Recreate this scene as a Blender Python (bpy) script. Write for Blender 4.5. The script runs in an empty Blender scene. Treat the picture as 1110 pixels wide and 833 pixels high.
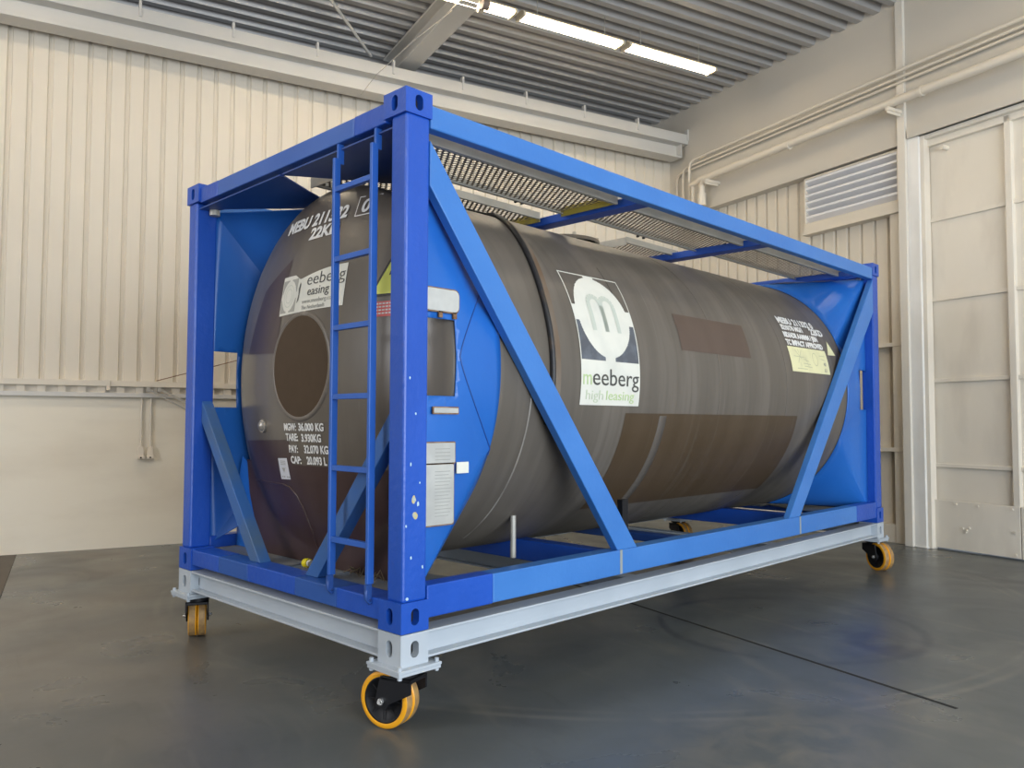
import bpy, bmesh, math, random
from mathutils import Vector, Matrix
random.seed(7)
scn = bpy.context.scene
COL = scn.collection
sin, cos, pi, rad = math.sin, math.cos, math.pi, math.radians

# ------------------------------------------------------------------ camera
cam_d = bpy.data.cameras.new('camera'); cam = bpy.data.objects.new('camera', cam_d); COL.objects.link(cam)
YAW, PITCH, ROLL, FPX = .7766, .0473, .0029, 864.49
fw = Vector((cos(YAW)*cos(PITCH), sin(YAW)*cos(PITCH), sin(PITCH)))
rt = Vector((sin(YAW), -cos(YAW), 0)); up = rt.cross(fw)
r2 = cos(ROLL)*rt + sin(ROLL)*up; u2 = -sin(ROLL)*rt + cos(ROLL)*up
M = Matrix((r2, u2, -fw)).transposed().to_4x4(); M.translation = Vector((-2.3121, -2.9883, .993))
cam.matrix_world = M
cam_d.sensor_width = 36; cam_d.lens = 36*FPX/1110; cam_d.clip_end = 100
scn.camera = cam

# ------------------------------------------------------------------ light and exposure
scn.view_settings.view_transform = 'Standard'; scn.view_settings.look = 'None'
scn.view_settings.gamma = 1; scn.view_settings.use_curve_mapping = False
scn.view_settings.exposure = 0.34
w = bpy.data.worlds.new('world'); scn.world = w; w.use_nodes = True
w.node_tree.nodes['Background'].inputs[0].default_value = (.78, .88, 1, 1)
w.node_tree.nodes['Background'].inputs[1].default_value = .55

# room axes: u runs along the left wall, v runs along the right wall
AN = rad(-16.3)
ROOM = Matrix.Rotation(AN, 4, 'Z')
ZF, VA, UB, ZC_ = -.47, 6.78, 7.42, 6.15          # floor, left wall plane, right wall plane, roof deck
def area(name, loc, aim, sx, sy, power, col):
    d = bpy.data.lights.new(name, 'AREA'); d.shape = 'RECTANGLE'; d.size = sx; d.size_y = sy
    d.energy = power; d.color = col
    o = bpy.data.objects.new(name, d); COL.objects.link(o)
    p = ROOM @ Vector(loc); a = ROOM @ Vector(aim)
    z = (p-a).normalized(); x = (ROOM @ Vector((1, 0, 0))); x = (x - x.dot(z)*z)
    if x.length < .1: x = ROOM @ Vector((0, 1, 0)); x = x - x.dot(z)*z
    x.normalize(); y = z.cross(x)
    m = Matrix((x, y, z)).transposed().to_4x4(); m.translation = p; o.matrix_world = m
    return o
DAY = (.86, .93, 1); WARM = (1, .90, .76)
area('gate_daylight', (2.0, -9.0, 2.0), (3.5, 0, .8), 9.0, 4.4, 860, DAY)       # open hall gate behind the camera
area('side_fill', (-9.0, 1.0, 3.2), (2, 1.5, 1.6), 6.0, 2.2, 340, (.97, .97, 1))     # fill light added to brighten the hall, set in unseen high openings
LAMP_W = 9

# ------------------------------------------------------------------ materials
def mat(name, col, rough=.5, metal=0, noise=None, bump=None, spec=None, coat=0):
    """noise = (scale xyz, col2, lo, hi[, coords]); bump=(scale, strength)"""
    m = bpy.data.materials.new(name); m.use_nodes = True
    nt = m.node_tree; N = nt.nodes; L = nt.links; b = N['Principled BSDF']
    b.inputs['Base Color'].default_value = (*col, 1); b.inputs['Roughness'].default_value = rough
    b.inputs['Metallic'].default_value = metal
    if spec is not None: b.inputs['Specular IOR Level'].default_value = spec
    if coat: b.inputs['Coat Weight'].default_value = coat; b.inputs['Coat Roughness'].default_value = .15
    tc = N.new('ShaderNodeTexCoord')
    m['_'] = 0
    src = None
    for k, nz in enumerate(noise or []):
        sc, c2, lo, hi = nz[:4]
        mp = N.new('ShaderNodeMapping'); L.new(tc.outputs['Object'], mp.inputs[0]); mp.inputs['Scale'].default_value = sc
        tx = N.new('ShaderNodeTexNoise'); L.new(mp.outputs[0], tx.inputs[0]); tx.inputs['Scale'].default_value = 1; tx.inputs['Detail'].default_value = 5
        cr = N.new('ShaderNodeMapRange'); L.new(tx.outputs[0], cr.inputs[0]); cr.inputs[1].default_value = lo; cr.inputs[2].default_value = hi
        mx = N.new('ShaderNodeMix'); mx.data_type = 'RGBA'; L.new(cr.outputs[0], mx.inputs[0])
        if src is None: mx.inputs[6].default_value = (*col, 1)
        else: L.new(src, mx.inputs[6])
        mx.inputs[7].default_value = (*c2, 1); src = mx.outputs[2]
    if src is not None: L.new(src, b.inputs['Base Color'])
    if bump:
        mp = N.new('ShaderNodeMapping'); L.new(tc.outputs['Object'], mp.inputs[0])
        s = bump[0]; mp.inputs['Scale'].default_value = s if isinstance(s, tuple) else (s, s, s)
        tx = N.new('ShaderNodeTexNoise'); L.new(mp.outputs[0], tx.inputs[0]); tx.inputs['Scale'].default_value = 1; tx.inputs['Detail'].default_value = 3
        bp = N.new('ShaderNodeBump'); bp.inputs['Strength'].default_value = bump[1]; bp.inputs['Distance'].default_value = .01
        L.new(tx.outputs[0], bp.inputs['Height']); L.new(bp.outputs[0], b.inputs['Normal'])
    return m
def emis(name, col, st):
    m = bpy.data.materials.new(name); m.use_nodes = True; b = m.node_tree.nodes['Principled BSDF']
    b.inputs['Base Color'].default_value = (*col, 1); b.inputs['Emission Color'].default_value = (*col, 1); b.inputs['Emission Strength'].default_value = st
    return m

BLUE = mat('royal_blue_paint', (.010, .075, .43), .36, noise=[((2.5, 2.5, 1.2), (.015, .092, .50), .4, .7), ((26, 26, 9), (.5, .55, .6), .77, .80)], bump=(28, .25))
BLUEL = mat('light_blue_paint', (.042, .18, .53), .38, noise=[((1.6, 3, 3), (.055, .21, .58), .35, .7), ((20, 20, 20), (.22, .20, .18), .74, .80)], bump=(30, .12))
BLUEG = mat('gusset_blue_paint', (.012, .115, .46), .36, noise=[((1.5, 1.5, .8), (.02, .15, .54), .35, .7)], bump=(14, .15))
BLUED = mat('deep_blue_paint', (.016, .062, .27), .42, noise=[((2, 2, 2), (.03, .09, .30), .4, .7)])
DUSTB = mat('dusty_blue_paint', (.13, .17, .23), .75, noise=[((3, 3, 3), (.19, .18, .16), .4, .65)])
TANK = mat('tank_cladding', (.112, .097, .080), .42, noise=[((5, .5, .5), (.142, .124, .104), .42, .64), ((14, .9, .9), (.092, .079, .065), .50, .78), ((32, .8, .8), (.21, .19, .165), .66, .86)], bump=((5, 1.0, 1.0), .12))
HEADM = mat('tank_head_cladding', (.112, .096, .077), .30, noise=[((2, 2, .8), (.138, .121, .10), .4, .65), ((3, 9, .6), (.105, .090, .075), .5, .75), ((12, 26, 2), (.25, .235, .2), .72, .9)], bump=(2.2, .15))
BROWN = mat('brown_patch_colour', (.066, .042, .021), .46, noise=[((5, .8, .8), (.078, .051, .028), .4, .65), ((20, 1, 1), (.105, .082, .058), .60, .85)])
BROWNR = mat('red_brown_patch_colour', (.090, .060, .046), .45, noise=[((4, 1, 1), (.10, .068, .053), .4, .6)])
MAROON = mat('maroon_touch_up', (.050, .027, .026), .34, noise=[((3, 6, .7), (.062, .037, .035), .4, .65), ((9, 30, 2.5), (.17, .14, .12), .70, .9)])
DISC = mat('brown_disc_paint', (.056, .033, .014), .8, noise=[((14, 14, 14), (.063, .038, .018), .3, .7)])
RUBBER = mat('black_hose', (.02, .02, .022), .5, noise=[((3, 8, 8), (.09, .055, .03), .55, .75)])
WHITE = mat('white_vinyl', (.72, .715, .64), .5, noise=[((6, 6, 6), (.64, .645, .58), .4, .7)])
WHITEP = mat('white_lettering', (.78, .78, .76), .5)
CREAMV = mat('pale_yellow_vinyl', (.78, .76, .46), .5, noise=[((8, 8, 8), (.70, .68, .42), .4, .7)])
DARKV = mat('slate_vinyl', (.085, .095, .115), .3, noise=[((14, 14, 14), (.13, .15, .18), .45, .7)])
GREYV = mat('grey_vinyl', (.36, .36, .32), .45)
GHOST = mat('faded_grey_green_vinyl', (.53, .57, .50), .5)
INK = mat('dark_grey_lettering', (.065, .065, .06), .5)
INKF = mat('faded_lettering', (.36, .36, .33), .5)
GREENF = mat('faded_green_lettering', (.47, .60, .30), .5)
GREENP = mat('pale_green_lettering', (.54, .60, .45), .5)
YELLOWV = mat('hazard_yellow_vinyl', (.72, .78, .12), .45)
BLACK = mat('black_print', (.012, .012, .012), .5)
REDV = mat('red_vinyl', (.72, .13, .12), .5)
STEEL = mat('dull_steel_plate', (.55, .55, .52), .42, .55, noise=[((7, 7, 7), (.68, .68, .64), .4, .7), ((16, 16, 9), (.35, .22, .12), .70, .8)])
RUST = mat('rusty_edge', (.17, .085, .04), .8, noise=[((20, 20, 20), (.30, .2, .12), .4, .7)])
GALV = mat('galvanised_channel', (.42, .41, .37), .5, .3, noise=[((4, 9, 9), (.52, .50, .44), .4, .7)])
GRATE = mat('weathered_grating', (.20, .16, .12), .6, .2, noise=[((5, 5, 5), (.27, .23, .18), .4, .7)])
YELP = mat('yellow_step_edge', (.42, .34, .05), .6, noise=[((12, 12, 12), (.22, .20, .12), .5, .7)])
GREY = mat('light_grey_paint', (.43, .48, .53), .38, noise=[((2, 2, 2), (.48, .53, .58), .4, .7), ((14, 14, 14), (.35, .34, .32), .70, .85)])
CASTB = mat('black_caster_steel', (.006, .0065, .009), .5, spec=.35)
TYRE = mat('yellow_polyurethane_tyre', (.80, .36, .012), .40)
TREAD = mat('worn_tread', (.27, .155, .07), .55, noise=[((30, 30, 30), (.42, .26, .09), .35, .7)])
ZINC = mat('zinc_bolt', (.75, .75, .74), .25, .8)
CREAM = mat('cream_cladding', (.68, .62, .52), .55, noise=[((.6, .6, .35), (.72, .66, .555), .35, .7)], bump=(5, .04))
PLAST = mat('cream_plaster', (.80, .74, .62), .7, noise=[((.7, .7, 2.2), (.72, .655, .54), .42, .66), ((12, 12, 14), (.25, .19, .13), .76, .84)], bump=(9, .12))
LINT = mat('pale_grey_beige_beam', (.56, .525, .46), .6, noise=[((.5, .5, 1.2), (.62, .575, .50), .35, .7)], bump=(4, .05))
BEAMG = mat('warm_grey_steel', (.56, .545, .51), .5, noise=[((.8, .8, 2), (.62, .60, .56), .35, .7)])
DOORM = mat('cream_door_paint', (.74, .685, .59), .5, noise=[((.9, .9, .5), (.79, .735, .635), .35, .7), ((3, 3, 1), (.69, .635, .545), .5, .7)], bump=(3, .05))
POSTW = mat('white_column_paint', (.84, .83, .80), .4, noise=[((2, 2, 1), (.70, .68, .63), .4, .7)])
DECK = mat('grey_roof_deck', (.36, .35, .345), .42, .2, noise=[((.6, 4, 4), (.42, .41, .40), .35, .7)])
DARK = mat('dark_gap', (.012, .011, .010), .9)
LOUV = mat('silver_louvre', (.80, .80, .82), .35, .1)
PIPEM = mat('cream_pipe_paint', (.70, .64, .54), .42)
SOCK = mat('ivory_plastic', (.72, .64, .52), .4)
BOLTW = mat('painted_bolt', (.72, .66, .56), .4)
TUBE = emis('glowing_tube', (1, .84, .58), 15)
LAMPH = mat('lamp_housing', (.70, .62, .46), .5)
YCAP = mat('yellow_plastic_cap', (.85, .72, .02), .4)

# floor: sealed concrete, brownish at the far left, grey-green elsewhere
def floor_mat():
    m = bpy.data.materials.new('sealed_concrete'); m.use_nodes = True; nt = m.node_tree; N = nt.nodes; L = nt.links; b = N['Principled BSDF']
    tc = N.new('ShaderNodeTexCoord')
    def noise(sc, det=5, dist=0):
        mp = N.new('ShaderNodeMapping'); L.new(tc.outputs['Object'], mp.inputs[0]); mp.inputs['Scale'].default_value = sc
        t = N.new('ShaderNodeTexNoise'); L.new(mp.outputs[0], t.inputs[0]); t.inputs['Scale'].default_value = 1; t.inputs['Detail'].default_value = det; t.inputs['Distortion'].default_value = dist
        return t.outputs[0]
    def rng(s, lo, hi):
        c = N.new('ShaderNodeMapRange'); L.new(s, c.inputs[0]); c.inputs[1].default_value = lo; c.inputs[2].default_value = hi; return c.outputs[0]
    def mix(f, a, c2):
        mx = N.new('ShaderNodeMix'); mx.data_type = 'RGBA'; L.new(f, mx.inputs[0])
        if isinstance(a, tuple): mx.inputs[6].default_value = (*a, 1)
        else: L.new(a, mx.inputs[6])
        mx.inputs[7].default_value = (*c2, 1); return mx.outputs[2]
    def mul(a, k):
        x = N.new('ShaderNodeMath'); x.operation = 'MULTIPLY'; L.new(a, x.inputs[0])
        if isinstance(k, (int, float)): x.inputs[1].default_value = k
        else: L.new(k, x.inputs[1])
        return x.outputs[0]
    # object coordinates are room u, v
    sep = N.new('ShaderNodeSeparateXYZ'); L.new(tc.outputs['Object'], sep.inputs[0])
    wob = noise((1.1, 1.1, 1), 3)
    ad = N.new('ShaderNodeMath'); ad.operation = 'MULTIPLY_ADD'; L.new(wob, ad.inputs[0]); ad.inputs[1].default_value = .5; L.new(sep.outputs[0], ad.inputs[2])
    left = rng(ad.outputs[0], -.05, -.6)
    c = mix(left, (.100, .112, .113), (.150, .136, .115))
    c = mix(mul(rng(noise((.55, .9, 1), 6, .6), .40, .68), .75), c, (.074, .083, .085))
    c = mix(mul(rng(noise((2.6, .8, 1), 8, 1.2), .56, .78), .55), c, (.19, .18, .155))
    c = mix(mul(rng(noise((9, 3, 1), 6, .5), .60, .80), .35), c, (.05, .05, .05))
    # dusty scuff and bluish stain in front of the dolly
    def blob(x, y, rx, ry, f):
        mp = N.new('ShaderNodeMapping'); L.new(tc.outputs['Object'], mp.inputs[0]); mp.vector_type = 'TEXTURE'
        mp.inputs['Location'].default_value = (x, y, ZF); mp.inputs['Scale'].default_value = (rx, ry, 1)
        ln = N.new('ShaderNodeVectorMath'); ln.operation = 'LENGTH'; L.new(mp.outputs[0], ln.inputs[0])
        return mul(rng(ln.outputs['Value'], 1, .2), rng(f, .38, .62))
    c = mix(mul(blob(3.3, .15, .62, .8, noise((3, 3, 1), 4, 1)), .9), c, (.046, .052, .070))
    c = mix(mul(blob(1.5, -.9, .8, .6, noise((5, 5, 1), 6, .7)), .65), c, (.20, .185, .15))
    # swept wheel arcs around the far end of the dolly
    def arc(x, y, r, wd):
        mp = N.new('ShaderNodeMapping'); L.new(tc.outputs['Object'], mp.inputs[0]); mp.vector_type = 'TEXTURE'
        mp.inputs['Location'].default_value = (x, y, ZF)
        ln = N.new('ShaderNodeVectorMath'); ln.operation = 'LENGTH'; L.new(mp.outputs[0], ln.inputs[0])
        s = N.new('ShaderNodeMath'); s.operation = 'SUBTRACT'; L.new(ln.outputs['Value'], s.inputs[0]); s.inputs[1].default_value = r
        a = N.new('ShaderNodeMath'); a.operation = 'ABSOLUTE'; L.new(s.outputs[0], a.inputs[0])
        return rng(a.outputs[0], wd, wd*.2)
    br = rng(noise((1.6, 1.6, 1), 4), .38, .62)
    c = mix(mul(mul(arc(3.0, 2.9, 3.75, .035), br), .5), c, (.20, .19, .165))
    c = mix(mul(mul(arc(3.0, 2.9, 3.65, .03), br), .35), c, (.20, .19, .165))
    c = mix(mul(mul(arc(3.2, .6, .9, .05), br), .6), c, (.035, .04, .055))
    L.new(c, b.inputs['Base Color'])
    r = N.new('ShaderNodeMapRange'); L.new(noise((1.3, 1.3, 1), 6, .6), r.inputs[0]); r.inputs[1].default_value = .3; r.inputs[2].default_value = .7; r.inputs[3].default_value = .24; r.inputs[4].default_value = .42
    L.new(r.outputs[0], b.inputs['Roughness'])
    bp = N.new('ShaderNodeBump'); bp.inputs['Strength'].default_value = .12; bp.inputs['Distance'].default_value = .01; L.new(noise((4, 4, 1), 6), bp.inputs['Height']); L.new(bp.outputs[0], b.inputs['Normal'])
    return m
FLOOR = floor_mat()
FLOORB = mat('brown_concrete', (.085, .066, .048), .55, noise=[((3, 3, 3), (.11, .088, .065), .4, .7)])

# ------------------------------------------------------------------ mesh helpers
class MB:
    def __init__(s): s.v = []; s.f = []; s.m = []; s.sm = []
    def add(s, vs, fs, mi=0, smooth=False, X=None):
        o = len(s.v)
        s.v += [tuple(X @ Vector(p)) if X else tuple(p) for p in vs]
        for f in fs: s.f.append([i+o for i in f]); s.m.append(mi); s.sm.append(smooth)
        return s
    def box(s, x0, x1, y0, y1, z0, z1, mi=0, X=None):
        v = [(x, y, z) for z in (z0, z1) for y in (y0, y1) for x in (x0, x1)]
        return s.add(v, [(0, 2, 3, 1), (4, 5, 7, 6), (0, 1, 5, 4), (2, 6, 7, 3), (0, 4, 6, 2), (1, 3, 7, 5)], mi, False, X)
    def beam(s, a, b, w, h, upv=(0, 0, 1), mi=0):          # bar of width w (sideways) and height h (along upv) from a to b
        a = Vector(a); b = Vector(b); d = (b-a); L = d.length; d.normalize(); sv = d.cross(Vector(upv)).normalized(); uv = sv.cross(d)
        X = Matrix((d, sv, uv)).transposed().to_4x4(); X.translation = a
        return s.box(0, L, -w/2, w/2, -h/2, h/2, mi, X)
    def cyl(s, a, b, r, n=20, mi=0, r1=None, smooth=True, caps=True):
        a = Vector(a); b = Vector(b); d = (b-a).normalized(); t = Vector((0, 0, 1)) if abs(d.z) < .9 else Vector((1, 0, 0))
        e = d.cross(t).normalized(); g = d.cross(e); r1 = r if r1 is None else r1
        v = [tuple(a + r*(cos(2*pi*i/n)*e + sin(2*pi*i/n)*g)) for i in range(n)] + [tuple(b + r1*(cos(2*pi*i/n)*e + sin(2*pi*i/n)*g)) for i in range(n)]
        s.add(v, [(i, (i+1) % n, n+(i+1) % n, n+i) for i in range(n)], mi, smooth)
        if caps: s.add(v, [tuple(range(n))[::-1], tuple(range(n, 2*n))], mi)
        return s
    def tube(s, pts, r, n=10, mi=0):
        P = [Vector(p) for p in pts]; vs = []; prev = None
        for i, p in enumerate(P):
            d = (P[min(i+1, len(P)-1)] - P[max(i-1, 0)]).normalized()
            if prev is None: e = d.cross(Vector((0, 0, 1)) if abs(d.z) < .9 else Vector((1, 0, 0))).normalized()
            else: e = (prev - prev.dot(d)*d).normalized()
            prev = e; g = d.cross(e)
            vs += [tuple(p + r*(cos(2*pi*k/n)*e + sin(2*pi*k/n)*g)) for k in range(n)]
        fs = [(i*n+k, i*n+(k+1) % n, (i+1)*n+(k+1) % n, (i+1)*n+k) for i in range(len(P)-1) for k in range(n)]
        s.add(vs, fs, mi, True); s.add(vs, [tuple(range(n))[::-1], tuple(range(len(vs)-n, len(vs)))], mi); return s
    def prism(s, poly, ax, a0, a1, mi=0, X=None):           # poly in the two other axes, extruded along ax
        def P(p, q):
            return {'x': (q, p[0], p[1]), 'y': (p[0], q, p[1]), 'z': (p[0], p[1], q)}[ax]
        n = len(poly); v = [P(p, a0) for p in poly] + [P(p, a1) for p in poly]
        return s.add(v, [tuple(range(n))[::-1], tuple(range(n, 2*n))] + [(i, (i+1) % n, n+(i+1) % n, n+i) for i in range(n)], mi, False, X)
    def lathe(s, prof, X, n=40, mi=0, smooth=True):        # prof = [(r, h)], about local z, open
        v = [(r*cos(2*pi*i/n), r*sin(2*pi*i/n), h) for r, h in prof for i in range(n)]
        fs = [(j*n+i, j*n+(i+1) % n, (j+1)*n+(i+1) % n, (j+1)*n+i) for j in range(len(prof)-1) for i in range(n)]
        return s.add(v, fs, mi, smooth, X)
    def sheet(s, fn, nu, nv, mi=0, smooth=True):
        v = [tuple(fn(i/nu, j/nv)) for j in range(nv+1) for i in range(nu+1)]
        return s.add(v, [(j*(nu+1)+i, j*(nu+1)+i+1, (j+1)*(nu+1)+i+1, (j+1)*(nu+1)+i) for j in range(nv) for i in range(nu)], mi, smooth)
    def build(s, name, mats, parent=None, bevel=0, room=False, fix=True, solid=0):
        me = bpy.data.meshes.new(name); me.from_pydata(s.v, [], s.f)
        for m in (mats if isinstance(mats, (list, tuple)) else [mats]): me.materials.append(m)
        me.polygons.foreach_set('material_index', s.m); me.polygons.foreach_set('use_smooth', s.sm)
        if fix:
            bm = bmesh.new(); bm.from_mesh(me); bmesh.ops.recalc_face_normals(bm, faces=bm.faces); bm.to_mesh(me); bm.free()
        me.update()
        o = bpy.data.objects.new(name, me); COL.objects.link(o)
        if parent: o.parent = parent
        if room: o.matrix_world = ROOM
        if solid:
            k = o.modifiers.new('thick', 'SOLIDIFY'); k.thickness = solid; k.offset = 0
        if bevel:
            k = o.modifiers.new('bevel', 'BEVEL'); k.width = bevel; k.segments = 2; k.limit_method = 'ANGLE'; k.angle_limit = rad(50)
        return o
def struct(o): o['kind'] = 'structure'; return o
def tag(o, label, cat, group=None):
    o['label'] = label; o['category'] = cat
    if group: o['group'] = group
    return o
def empty(name, loc=(0, 0, 0), rz=0):
    o = bpy.data.objects.new(name, None); COL.objects.link(o); o.location = loc; o.rotation_euler = (0, 0, rz); o.empty_display_size = .2
    return o
def lab(o, t): o['label'] = t; return o

# ------------------------------------------------------------------ the hall (built in room axes)
U0, V0 = -9.0, -9.0
b = MB(); b.box(-1.81, UB+.6, V0, VA+.3, ZF-.2, ZF); b.box(U0, -1.815, V0, VA+.3, ZF-.2, ZF, 1)
b.box(-1.816, -1.809, V0, VA+.3, ZF-.2, ZF-.004, 2)
struct(b.build('floor', [FLOOR, FLOORB, DARK], room=True))
b = MB(); b.box(2.633, 2.657, -1.0, 6.0, ZF-.001, ZF+.0015)
struct(b.build('trim_1', DARK, room=True))                    # expansion joint in the floor

# corrugated sheet: wide flats and narrow grooves
def corr(b, a0, a1, z0, z1, plane, pitch, first, groove=.058, dep=.028, axis='u', sgn=1, mi=0):
    prof = []; x = first
    while x > a0: x -= pitch
    while x < a1 + pitch:
        for dx, dd in ((0, 0), (.012, dep), (groove-.012, dep), (groove, 0)):
            if a0 <= x+dx <= a1: prof.append((x+dx, dd))
        x += pitch
    prof = [(a0, 0)] + prof + [(a1, 0)]
    v = []
    for z in (z0, z1):
        for p, d in prof: v.append((p, plane+sgn*d, z) if axis == 'u' else (plane+sgn*d, p, z))
    n = len(prof)
    b.add(v, [(i, i+1, n+i+1, n+i) for i in range(n-1)], mi)
b = MB()
corr(b, U0, UB+.2, 1.44, 5.70, VA, .1975, -1.855)
b.box(U0, UB+.3, VA+.06, VA+.3, 1.2, 5.70)
b.box(U0, UB+.3, VA+.0, VA+.3, ZF, 1.27, 1)                   # plastered lower wall
struct(b.build('wall_left', [CREAM, PLAST], room=True, fix=False))
b = MB()
b.box(U0, UB, VA-.075, VA+.05, 1.385, 1.452)                  # sill under the corrugated sheet
x = -1.855 - 15*.1975
while x < UB: b.box(x-.01, x+.075, VA-.045, VA+.03, 1.31, 1.386); x += .1975
b.box(U0, UB, VA-.06, VA+.05, 1.262, 1.315, 1)                # lower ledge
b.box(-.985, -.945, VA-.09, VA-.02, 1.34, 1.46)
b.box(U0, UB, VA-.004, VA+.06, 1.315, 1.386, 0)
struct(b.build('trim_2', [CREAM, BEAMG], room=True, bevel=.004))

# upper steel beam along the left wall (I section with a channel on its top)
b = MB()
b.box(U0, UB-.10, VA-.42, VA-.16, 5.315, 5.345); b.box(U0, UB-.10, VA-.30, VA-.285, 5.345, 5.56)
b.box(U0, UB, VA-.45, VA-.12, 5.545, 5.575); b.box(U0, UB, VA-.46, VA-.445, 5.545, 5.70); b.box(U0, UB, VA-.46, VA-.2, 5.69, 5.705)
b.box(UB-.115, UB-.1, VA-.42, VA-.16, 5.315, 5.56)
for k in range(-8, 8, 1):                                      # small cleats
    u = k*1.02+.25; b.box(u, u+.03, VA-.475, VA-.40, 5.60, 5.79)
b.box(U0, UB, VA-.12, VA+.1, 5.66, 5.72)
struct(b.build('trim_3', BEAMG, room=True, bevel=.004))

# right wall: lintel panel above, corrugated sheet below, curb
b = MB()
b.box(UB, UB+.4, 2.5, VA+.7, 4.38, 6.3, 0)
b.box(UB, UB+.4, V0, 2.5, 4.42, 6.3, 0)
b.box(UB-.03, UB+.2, V0, 2.43, 4.42, 4.52, 0)
corr(b, 2.75, VA+.1, ZF+.2, 4.40, UB+.16, .2, 2.80, groove=.05, dep=.035, axis='v', sgn=1, mi=1)
b.box(UB+.22, UB+.5, 2.5, VA+.3, ZF, 4.5, 1)
b.box(UB+.08, UB+.3, 2.5, VA, ZF, ZF+.22, 1)
struct(b.build('wall_right', [LINT, CREAM], room=True, fix=False))
b = MB()                                                       # cladding rails and flat strip beside the column
b.box(UB+.06, UB+.24, 2.55, 2.74, ZF, 3.58)
for z in (1.93, .64): b.box(UB+.05, UB+.22, 2.6, 6.6, z, z+.05)
struct(b.build('trim_4', CREAM, room=True, bevel=.004))
b = MB(); b.box(UB-.04, UB+.20, 2.45, 2.555, ZF, 6.3); b.box(UB, UB+.20, 2.305, 2.45, ZF, 4.42, 1); b.box(UB-.015, UB+.2, 2.29, 2.46, ZF, ZF+.015, 1)
struct(b.build('trim_5', [mat('cream_white_column', (.70, .66, .585), .45), POSTW], room=True, bevel=.006))       # white box column

# large hall door
X = UB+.10
b = MB(); b.box(X+.06, X+.12, -2.4, 2.36, ZF+.01, 4.40)
door = struct(b.build('door_1', DOORM, room=True, bevel=.004))
def dp(name, bb, m=DOORM, bev=.004):
    o = bb.build(name, m, door, bevel=bev); return o
for v in (2.33, 1.335, .33, -.67, -1.67): dp('door_stile', MB().box(X+.0, X+.075, v-.035, v+.035, ZF+.02, 4.36))
for z, in ((3.40,), (2.45,), (1.49,), (.50,)):
    dp('door_rail', MB().box(X+.03, X+.075, -2.4, 2.3, z-.022, z+.022))
dp('door_rail', MB().box(X+.0, X+.075, -2.4, 2.33, 4.29, 4.37))
for v0, v1 in ((1.30, 2.30), (.30, 1.29), (-.7, .29)):
    kp = dp('kick_plate', MB().box(X-.006, X+.02, v0, v1, ZF+.02, .10))
    bb = MB()
    for v in (v0+.08, (v0+v1)/2-.05, (v0+v1)/2+.2, v1-.28):
        bb.cyl((X-.018, v, .065), (X+.0, v, .065), .013, 8)
    bb.cyl((X-.018, v0+.06, -.18), (X+.0, v0+.06, -.18), .013, 8); bb.cyl((X-.018, v0+.05, -.42), (X+.0, v0+.05, -.42), .013, 8)
    for dv, dz in ((0, 0), (.045, .02), (-.03, .03), (.01, -.02)): bb.cyl((X-.02, v0+.58+dv, -.22+dz), (X, v0+.58+dv, -.22+dz), .012, 8)
    bb.build('rivet', BOLTW, kp)
dp('door_bumper', MB().cyl((X-.05, 2.05, 4.22), (X+.06, 2.05, 4.22), .028, 12), BOLTW, 0)
b = MB(); b.box(UB+.03, UB+.14, 2.255, 2.305, ZF, 4.42); b.box(UB+.04, UB+.14, -2.5, 2.36, 4.37, 4.43); b.box(UB+.05, UB+.13, 2.25, 2.30, ZF, ZF+.03)
struct(b.build('trim_6', [DOORM], room=True, bevel=.005))     # door frame

# louvred vent above the corrugated wall
b = MB(); va, vb, za, zb = 2.60, 4.03, 3.70, 4.36; X = UB+.04
b.box(X, X+.12, va, vb, zb-.025, zb); b.box(X, X+.12, va, vb, za, za+.03); b.box(X, X+.12, va, va+.02, za, zb); b.box(X, X+.12, vb-.02, vb, za, zb)
b.box(X-.03, X+.12, va-.02, vb+.02, za-.13, za-.09); b.box(X-.01, X+.1, va, vb, za-.10, za-.0)
vent = tag(b.build('ventilation_louvre', CREAM, room=True, bevel=.003), 'silver louvred vent set high in the right wall beside the column', 'vent')
n = 6
for i in range(n):
    z = za+.035+i*(zb-za-.06)/n; h = (zb-za-.06)/n
    bb = MB(); bb.prism([(X+.012, z+h*1.0), (X+.012, z+h*.70), (X+.085, z+h*.12), (X+.088, z+h*.15), (X+.016, z+h*.74), (X+.016, z+h*1.0)], 'y', va+.02, vb-.02)
    bb.build('louvre_blade', LOUV, vent)
bb = MB(); bb.box(X+.108, X+.115, va+.02, vb-.02, za+.03, zb-.02); bb.build('louvre_back', DARK, vent)

# roof deck: trapezoidal ribs along u
b = MB(); prof = []; v = VA+.72
while v > V0:
    prof += [(v, ZC_+.09), (v-.09, ZC_+.09), (v-.125, ZC_), (v-.215, ZC_)]; v -= .25
vv = [(U0, p, z) for p, z in prof] + [(UB+.3, p, z) for p, z in prof]; n = len(prof)
b.add(vv, [(i, i+1, n+i+1, n+i) for i in range(n-1)]); b.box(U0, UB+.4, V0, VA+.8, ZC_+.10, ZC_+.3); b.box(U0, UB+.4, VA+.66, VA+.8, 5.4, ZC_+.1, 1)
struct(b.build('ceiling', [DECK, DARK], room=True, fix=False))
# roof girders across the hall
for i, u in enumerate((2.56, -3.6)):
    b = MB(); b.box(u-.13, u+.13, V0, VA+.3, 5.80, 5.825); b.box(u-.01, u+.01, V0, VA+.3, 5.825, 6.12); b.box(u-.13, u+.13, V0, VA+.3, 6.115, 6.145)
    struct(b.build('trim_%d' % (7+i), BEAMG, room=True, bevel=.004))
b = MB(); b.cyl((.95, 5.35, 6.10), (2.05, 6.5, 5.86), .02, 8)
struct(b.build('trim_9', BEAMG, room=True))                    # diagonal wind brace rod
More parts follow.
